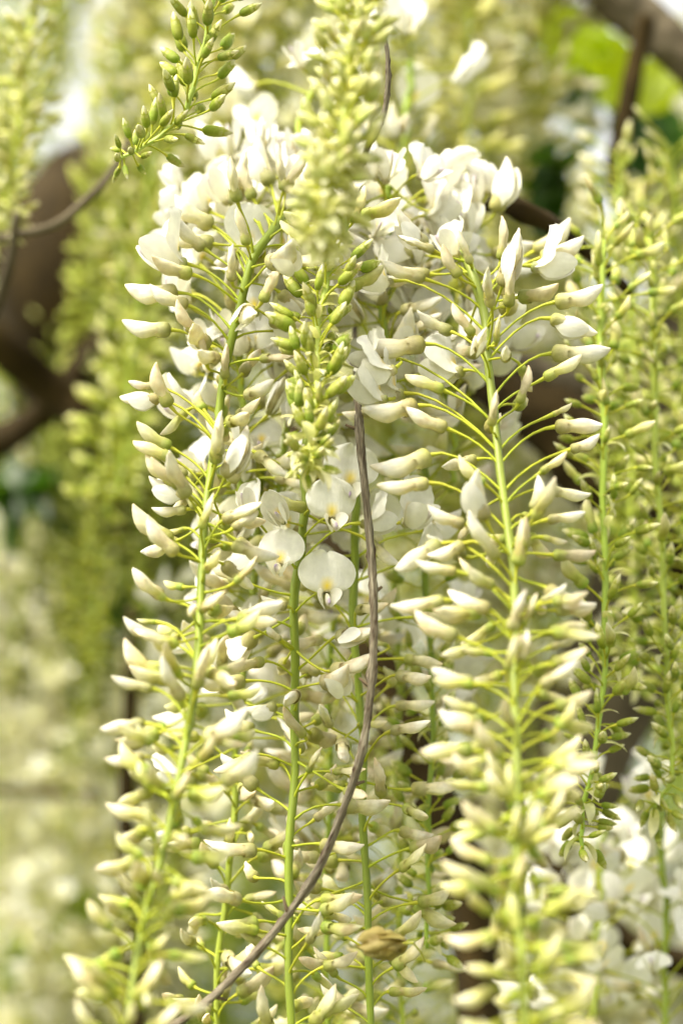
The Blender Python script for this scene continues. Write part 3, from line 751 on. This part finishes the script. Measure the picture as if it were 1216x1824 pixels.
# ------------------------------------------------------------------ the named racemes
FG = None
A_H = [(378, 402, 302, 361, 'white'), (364, 443, 308, 398, 'white', .004), (333, 470, 240, 452, 'half', 0, -.004), (335, 544, 261, 523, 'white', -.006), (316, 521, 222, 527, 'white', .006),
       (304, 587, 216, 587, 'white'), (349, 593, 304, 544, 'tan', -.012, -.004), (440, 437, 425, 369, 'tan', -.014), (413, 501, 409, 435, 'white', -.016, -.003), (467, 538, 493, 474, 'tan', -.012),
       (368, 649, 356, 585, 'tan', -.016, -.003), (401, 675, 399, 612, 'tan', -.020, -.003), (303, 723, 261, 655, 'tan', -.008), (275, 688, 228, 684, 'white', .006), (285, 712, 213, 703, 'opening', .004),
       (332, 732, 288, 778, 'cream', .010), (304, 797, 239, 758, 'cream'), (307, 817, 238, 782, 'cream', -.006), (313, 861, 250, 819, 'cream'), (332, 881, 261, 865, 'opening', .004), (332, 907, 272, 918, 'white', .008),
       (307, 964, 225, 916, 'tan'), (316, 986, 250, 933, 'white', -.008), (329, 942, 299, 951, 'lime'), (391, 810, 384, 736, 'white', -.022, -.006), (410, 859, 450, 797, 'white', -.012), (415, 942, 459, 907, 'white', -.012),
       (290, 1063, 231, 1018, 'white'), (279, 1108, 243, 1106, 'lime', .005), (281, 1135, 215, 1113, 'white'), (283, 1208, 209, 1154, 'cream'), (272, 1226, 197, 1210, 'white', -.004), (328, 1203, 285, 1201, 'cream', .006),
       (258, 1289, 177, 1294, 'white'), (274, 1323, 240, 1294, 'lime', -.004), (258, 1348, 186, 1359, 'white'), (267, 1402, 240, 1361, 'lime', -.006), (256, 1452, 195, 1447, 'cream'),
       (408, 362, 364, 318, 'half', -.002, -.010), (376, 378, 318, 345, 'half', .002, .004), (425, 372, 405, 330, 'half', .012, -.014), (440, 365, 450, 320, 'half', .02, -.012),
       (348, 388, 330, 318, 'open', .012, .004), (500, 374, 527, 310, 'opening', -.030, .004), (478, 392, 465, 335, 'half', .004, -.006), (505, 300, 497, 235, 'half', .03, -.006), (455, 310, 440, 262, 'half', .04, -.008)]
raceme('A', 'left raceme of cream horn-shaped buds on a leaning green stalk, white flowers on top',
       [(512, 392, 1.14), (505, 388, 1.05), (485, 412, 1.012), (445, 470, 1.0), (420, 560, .995), (400, 680, .99), (385, 800, .98), (365, 950, .96), (345, 1200, .92), (325, 1350, .895), (295, 1500, .87), (260, 1650, .85), (225, 1815, .83), (205, 1900, .82)],
       'mature', .0030, .0020, .0013, seed=11, lscale=.86, tm=.92, heroes=A_H, n=80, keep=lambda k, P, p3, t: t > .55 or (p3 - P).x > .002 or (p3 - P).y > .006 or (t > .2 and (p3 - P).y < -.008), c1=(.20, .255, .025))
B_H = [(812, 416, 788, 350, 'half', -.014, -.012), (835, 432, 826, 372, 'half', -.004, -.010), (838, 470, 815, 408, 'white', -.024, -.004), (818, 455, 770, 425, 'half', -.012, -.008), (790, 430, 752, 392, 'half', -.002, -.010), (795, 345, 777, 275, 'half', .006, .006), (847, 382, 843, 310, 'half', .006, -.008), (882, 378, 912, 278, 'opening', -.004, .0), (866, 349, 885, 300, 'half', .004, .004),
       (892, 464, 902, 384, 'tan', -.014), (906, 547, 906, 462, 'tan', -.020, -.002), (818, 493, 781, 440, 'tan', -.012), (756, 497, 674, 470, 'white', -.004), (740, 452, 653, 427, 'opening', .006), (735, 430, 715, 395, 'face', .004, -.014),
       (843, 596, 801, 542, 'tan', -.014), (951, 448, 1025, 403, 'white'), (962, 460, 1046, 436, 'white', .006), (945, 473, 1024, 490, 'half', .004), (988, 538, 1077, 526, 'white'), (980, 567, 1065, 590, 'opening', -.002),
       (982, 629, 1089, 629, 'white', .004), (968, 674, 1038, 633, 'cream', -.008), (923, 719, 949, 653, 'tan', -.014), (884, 608, 884, 563, 'cream', -.022, -.010), (756, 612, 645, 625, 'white'), (789, 695, 722, 664, 'cream', -.006),
       (875, 758, 880, 700, 'tan', -.022, -.006), (743, 722, 647, 746, 'white', -.004), (795, 763, 719, 734, 'white', -.008), (766, 810, 668, 855, 'white', -.004), (763, 860, 671, 872, 'white', -.008), (862, 862, 807, 823, 'cream', -.012),
       (827, 934, 756, 916, 'white', -.008), (785, 968, 699, 1010, 'white'), (825, 968, 768, 1003, 'white', -.004), (812, 1018, 738, 1005, 'white', -.008), (790, 1069, 696, 1087, 'white', -.004), (720, 700, 640, 716, 'open', .010, .004),
       (988, 760, 1073, 752, 'white'), (982, 739, 1020, 722, 'cream', .006), (1015, 801, 1071, 785, 'white', .003), (962, 842, 1011, 805, 'cream', -.004), (949, 908, 970, 850, 'white', -.01), (974, 926, 1044, 914, 'white'), (937, 974, 937, 918, 'tan', -.018, -.004), (966, 957, 1011, 967, 'cream', .004),
       (813, 1135, 732, 1104, 'white'), (858, 1090, 768, 1099, 'cream', .004), (842, 1217, 765, 1199, 'white'), (849, 1266, 786, 1248, 'cream'), (849, 1298, 777, 1280, 'white', -.003), (853, 1379, 799, 1352, 'cream'), (903, 1420, 858, 1375, 'cream', -.012), (881, 1483, 817, 1433, 'cream', -.006),
       (964, 1072, 1012, 1045, 'white'), (978, 1126, 1043, 1108, 'cream'), (980, 1153, 1030, 1135, 'white', .004), (980, 1181, 1048, 1167, 'cream'), (930, 1176, 939, 1122, 'white', -.018), (989, 1257, 1057, 1244, 'cream'), (994, 1298, 1030, 1253, 'lime', -.004),
       (980, 1357, 1039, 1316, 'cream'), (966, 1402, 1039, 1370, 'white'), (939, 1510, 989, 1470, 'lime', -.006), (994, 1465, 1034, 1443, 'cream'), (700, 500, 640, 520, 'open', .014, -.004), (690, 640, 640, 670, 'open', .016, -.006)]
raceme('B', 'right raceme of white horn-shaped buds fanning from a pale green stalk, open flowers on top',
       [(806, 452, 1.14), (814, 448, 1.06), (836, 476, 1.01), (858, 560, 1.0), (870, 620, .99), (885, 780, .97), (905, 950, .935), (912, 1100, .905), (920, 1300, .87), (925, 1500, .835), (925, 1700, .805), (935, 1930, .78)],
       'mature', .0032, .0020, .0014, seed=12, lscale=.86, tm=.93, heroes=B_H, n=80, keep=lambda k, P, p3, t: t > .5 or (p3 - P).y > .007 or (t > .22 and (p3 - P).y < -.010), c0=(.25, .31, .06), c1=(.20, .255, .025))
C_H = [(543, 1312, 498, 1262, 'tan', -.016, -.004), (493, 1257, 437, 1275, 'opening', -.010), (580, 1056, 588, 1088, 'face', -.016, -.016, 0, 0, 1.0, True), (511, 1081, 462, 1072, 'white', -.010), (545, 905, 478, 888, 'cream', -.016, -.004), (500, 1140, 470, 1118, 'white', -.010),
       (588, 924, 604, 952, 'face', -.016, -.016, .1, 1, .95, True), (560, 1460, 600, 1425, 'white', .002)]
raceme('C', 'middle raceme with a thick bright green stalk, third stalk from the left',
       [(548, 780, 1.02), (543, 880, 1.015), (536, 960, 1.01), (527, 1100, 1.005), (523, 1300, 1.0), (518, 1500, .985), (516, 1700, .97), (513, 1900, .955)], 'mature', .0034, .0020, .0016, seed=13, tm=.68, t0=.06, t1=1.0, heroes=C_H,
       keep=lambda k, P, p3, t: abs((p3 - P).x) > .006 or (p3 - P).y > .002 or (p3 - P).y < -.017, c1=(.22, .30, .03))
D_H = [(620, 866, 622, 896, 'face', -.040, -.016, -.15, 2, 1.0, True), (590, 1221, 645, 1181, 'white', -.014), (690, 1150, 660, 1140, 'cream', .004), (640, 1290, 690, 1290, 'cream', -.008)]
raceme('D', 'green stalked raceme just left of the dry twig, fourth stalk from the left',
       [(628, 800, 1.05), (630, 880, 1.045), (632, 1000, 1.04), (635, 1200, 1.03), (645, 1350, 1.02), (655, 1600, 1.005), (656, 1900, .985)], 'mature', .0034, .0019, .0015, seed=14, tm=.68, t0=.08, heroes=D_H,
       keep=lambda k, P, p3, t: abs((p3 - P).x) > .007 or (p3 - P).y > .004 or (p3 - P).y < -.017, c1=(.22, .30, .03))
raceme('E', 'slender raceme of small green buds hanging right of the dry twig',
       [(750, 820, 1.09), (758, 900, 1.085), (763, 1100, 1.08), (768, 1300, 1.07), (765, 1480, 1.06), (760, 1590, 1.055), (762, 1690, 1.05)], 'young', .0034, .0016, .0009, seed=15, bracts=.15, c1=(.30, .44, .05))
raceme('F', 'raceme behind the left one, second green stalk from the left',
       [(470, 800, 1.08), (458, 1000, 1.075), (440, 1150, 1.07), (425, 1300, 1.06), (412, 1480, 1.05), (395, 1680, 1.04), (380, 1900, 1.03)], 'mature', .0031, .0018, .0013, seed=16, tm=.7)
raceme('G', 'blurred raceme of pale green buds hanging nearest the camera at top centre',
       [(668, -140, .90), (650, -20, .89), (622, 140, .875), (598, 280, .86), (580, 380, .85), (572, 425, .846)], 'feather', .0012, .0018, .0009, seed=17, bracts=.95, c0=(.40, .48, .10), c1=(.50, .54, .16))
raceme('H', 'dense raceme of small green buds and papery bracts in the centre',
       [(598, 400, 1.0), (585, 470, .99), (572, 560, .975), (562, 680, .955), (556, 770, .94), (550, 838, .93)], 'bud', .0017, .0017, .0008, seed=18, bracts=.9, c0=(.26, .40, .04), c1=(.50, .54, .16))
raceme('I', 'small raceme of green buds curling left at the upper left',
       [(385, -60, 1.0), (372, 20, 1.0), (358, 110, 1.0), (335, 185, 1.0), (300, 232, 1.0), (255, 262, .998), (212, 281, .995)], 'bud', .0021, .0014, .0008, seed=19, lscale=1.15, bracts=.06, c0=(.38, .47, .10), c1=(.42, .50, .10))
raceme('J', 'green budded raceme with a curled tip at the right',
       [(1075, 430, 1.095), (1070, 640, 1.075), (1073, 850, 1.06), (1080, 1080, 1.045), (1070, 1230, 1.035), (1050, 1390, 1.025), (1036, 1470, 1.02), (1032, 1512, 1.015)], 'young', .0031, .0017, .0008, seed=20, bracts=.3, n=80, c0=(.36, .46, .07), c1=(.30, .44, .05))
raceme('K', 'green budded raceme hanging beside the right edge',
       [(1155, 420, 1.12), (1165, 650, 1.10), (1172, 900, 1.085), (1183, 1130, 1.065), (1195, 1300, 1.055), (1190, 1390, 1.05), (1165, 1440, 1.045)], 'young', .0031, .0017, .0009, seed=22, bracts=.2, n=80, c0=(.38, .47, .08), c1=(.34, .46, .06))
raceme('L', 'soft cream raceme behind the right-hand green ones, near the upper right edge',
       [(1105, 290, 1.32), (1095, 420, 1.3), (1100, 620, 1.29), (1110, 860, 1.27), (1105, 1000, 1.26)], 'young', .0025, .0018, .0009, seed=23)
raceme('L2', 'soft cream raceme cut by the right edge',
       [(1190, 260, 1.28), (1205, 420, 1.27), (1215, 640, 1.26), (1222, 900, 1.24)], 'young', .0027, .0018, .0010, seed=24)
raceme('J2', 'green budded raceme between the two right-hand ones, a little behind them',
       [(1125, 380, 1.27), (1128, 620, 1.25), (1125, 860, 1.235), (1128, 1080, 1.22), (1120, 1220, 1.21)], 'young', .0027, .0017, .0008, seed=41, bracts=.2, c0=(.30, .38, .05))
raceme('K2', 'budded raceme cut by the right edge, below its middle',
       [(1225, 700, 1.2), (1222, 950, 1.19), (1222, 1180, 1.18), (1214, 1380, 1.17)], 'young', .0028, .0017, .0008, seed=42, bracts=.2, c0=(.30, .38, .05))
raceme('F2', 'cream budded raceme behind the dry twig, low in the middle',
       [(590, 980, 1.12), (588, 1200, 1.11), (585, 1450, 1.10), (580, 1880, 1.08)], 'mature', .0034, .0017, .0012, seed=43, t0=.1, tm=.75)
raceme('F3', 'cream budded raceme low down between the twig and the right stalk',
       [(705, 1000, 1.13), (710, 1250, 1.12), (712, 1500, 1.11), (715, 1880, 1.09)], 'mature', .0036, .0017, .0012, seed=44, t0=.1, tm=.8)
raceme('M', 'raceme of white flowers at the bottom right corner',
       [(1165, 1430, 1.17), (1180, 1540, 1.165), (1185, 1700, 1.155), (1180, 1900, 1.14)], 'full', .0058, .0019, .0014, seed=25)
raceme('M2', 'cluster of open white flowers at the bottom right beside the blurred stalk',
       [(1075, 1460, 1.24), (1070, 1560, 1.235), (1062, 1700, 1.225), (1050, 1900, 1.21)], 'full', .0062, .0018, .0014, seed=26)
raceme('N', 'blurred pale green raceme hanging at the top left edge',
       [(70, -160, 1.30), (62, -20, 1.29), (48, 140, 1.28), (25, 290, 1.27), (5, 430, 1.26)], 'feather', .0016, .0018, .0009, seed=27, bracts=.6, lscale=1.3, c0=(.40, .48, .10))
raceme('O', 'blurred green raceme hanging in the gap behind the left flowers',
       [(280, 200, 1.42), (262, 380, 1.42), (245, 560, 1.41), (225, 760, 1.40), (212, 880, 1.39)], 'young', .0026, .0018, .0009, seed=28, lscale=1.2)
raceme('P', 'raceme of crowded open white flowers behind the left one',
       [(450, 350, 1.13), (425, 400, 1.07), (425, 560, 1.055), (430, 740, 1.05), (430, 900, 1.045)], 'full', .0036, .0018, .0013, seed=29)
raceme('P2', 'raceme of crowded open white flowers between the two main stalks',
       [(690, 330, 1.07), (690, 420, 1.07), (680, 560, 1.065), (690, 720, 1.05)], 'full', .0027, .0018, .0013, seed=30,
       heroes=[(705, 655, 640, 690, 'half', -.075), (690, 712, 618, 700, 'half', -.070, .004), (672, 640, 622, 655, 'open', -.07, -.004), (660, 735, 610, 745, 'white', -.05)])
raceme('P3', 'raceme of open white flowers behind the right stalk',
       [(800, 520, 1.10), (795, 600, 1.10), (800, 720, 1.095), (810, 860, 1.09)], 'full', .0040, .0018, .0013, seed=31)
raceme('P4', 'raceme of open white flowers rising behind the top centre buds',
       [(560, 150, 1.14), (530, 240, 1.13), (515, 340, 1.12), (510, 480, 1.11)], 'full', .0085, .0018, .0013, seed=32)
raceme('P5', 'raceme of open white flowers directly behind the centre buds',
       [(500, 420, 1.09), (520, 600, 1.08), (510, 760, 1.075), (490, 980, 1.07)], 'full', .0040, .0018, .0013, seed=33)
raceme('Q', 'soft raceme of white flowers behind the upper centre, right of the twig',
       [(735, 110, 1.24), (725, 200, 1.23), (715, 330, 1.22)], 'full', .0060, .0018, .0013, seed=34)

# ------------------------------------------------------------------ dry twig in front of the stalks
def dry_twig():
    ctrl = [(678, 36, .985), (690, 100, .985), (688, 180, .985), (672, 232, .99), (650, 275, 1.03), (634, 380, 1.12), (630, 520, 1.14), (634, 640, 1.09), (638, 735, 1.0), (648, 850, .978), (662, 1000, .972), (666, 1120, .968), (660, 1230, .964), (645, 1330, .96), (615, 1430, .957),
            (560, 1560, .952), (480, 1670, .948), (390, 1765, .944), (300, 1835, .94), (220, 1890, .938)]
    n = 240; pts = catmull([at(*c) for c in ctrl], n); org = pts[-1].copy(); rr = random.Random(2)
    ns = 16; rad = []
    for i in range(n):
        t = i / (n - 1); r = .00078 + .00078 * min(1, t * 2.4)
        rad.append(r * (1 + .05 * math.sin(i * .31) + .24 * math.exp(-((i % 43) - 18) ** 2 / 5.0)))
    lent = set()
    for _ in range(170): lent.add((rr.randrange(n), rr.randrange(ns)))
    def prof(a, t, L): return 1 + .10 * math.sin(3 * a + 30 * L) + .09 * math.sin(5 * a - 55 * L + 1) + .07 * math.sin(7 * a + 160 * L) + .06 * math.sin(L * 420 + 2 * a)
    V, F, C, U = tube([p - org for p in pts], rad, ns, (1, 1, 1), prof)
    V = [Vector(v) for v in V]
    for i in range(n):
        for k in range(ns):
            c = pts[i] - org; V[i * ns + k] = c + (V[i * ns + k] - c) * rr.uniform(.90, 1.10); g = rr.uniform(.72, 1.15); C[i * ns + k] = (g, g, g)
    for (i, k) in lent:
        ix = i * ns + k; c = pts[i] - org
        V[ix] = c + (V[ix] - c) * 1.28; C[ix] = (.32, .19, .14)
    o = link('dry_twig', mesh('dry_twig', [tuple(v) for v in V], F, C, M['twig'], U)); o.location = org
    for i, a in ((70, 40), (104, -35), (131, 50), (150, -50), (172, 35), (196, -30), (215, 40)):
        t = (pts[i + 1] - pts[i - 1]).normalized(); sd_ = t.cross(FWD).normalized() * (1 if a > 0 else -1); L = rr.uniform(.0025, .006)
        q = [pts[i] - org, pts[i] - org + sd_ * .0018 - t * .0004, pts[i] - org + sd_ * (.0018 + L * .7) - t * L * .6]
        v, f, c_, u = tube(q, [.0012, .00085, .0005], 8, (.7, .6, .5)); link('side_spur', mesh('side_spur', v, f, c_, M['twig'], u), o)
    tag(o, 'dry grey brown twig running down the middle and curving to lower left', 'twig')
dry_twig()

# withered blossom at the foot of the slender raceme
def withered():
    rr = random.Random(9); V, F, C = [], [], []
    org = at(682, 1682, .93)
    root = empty('withered_blossom', org); root.scale = (.82, .82, .82); tag(root, 'crumpled tan withered flower beside the lower end of the slender raceme', 'withered flower')
    for q in range(5):
        ax, ay, az = rr.uniform(.0055, .0085), rr.uniform(.004, .006), rr.uniform(.0045, .006); ph = [rr.uniform(0, 6) for _ in range(5)]
        cx = Vector((rr.uniform(-.003, .003), rr.uniform(-.002, .002), rr.uniform(-.002, .002)))
        def f(u, v):
            th = math.pi * (.08 + .84 * v); a = u * 2.4 + q
            r = 1 + .22 * math.sin(3 * a + ph[0] + 4 * v) + .10 * math.sin(7 * a + ph[1]) * math.sin(5 * th + ph[2]) + .05 * math.sin(9 * th + ph[3]) + .25 * abs(u) ** 3
            return tuple(cx + Vector((math.cos(th) * ax * r, math.sin(th) * math.sin(a) * ay * r, math.sin(th) * math.cos(a) * az * r)))
        V, F, C = sheet(21, 15, f, lambda u, v: mixc((.30, .23, .055), (.52, .45, .16), .5 + .5 * math.sin(9 * u + 5 * v + ph[4])))
        link('petal', mesh('petal', V, F, C, M['bract']), root)
    V, F, C, U = tube([Vector((.006, 0, 0)), Vector((.014, .004, .001)), Vector((.019, .03, -.002)), Vector((.0215, .06, -.004))], .0006, 6, PEDI)
    link('flower_stalk', mesh('flower_stalk', V, F, C, M['stalk']), root)
withered()
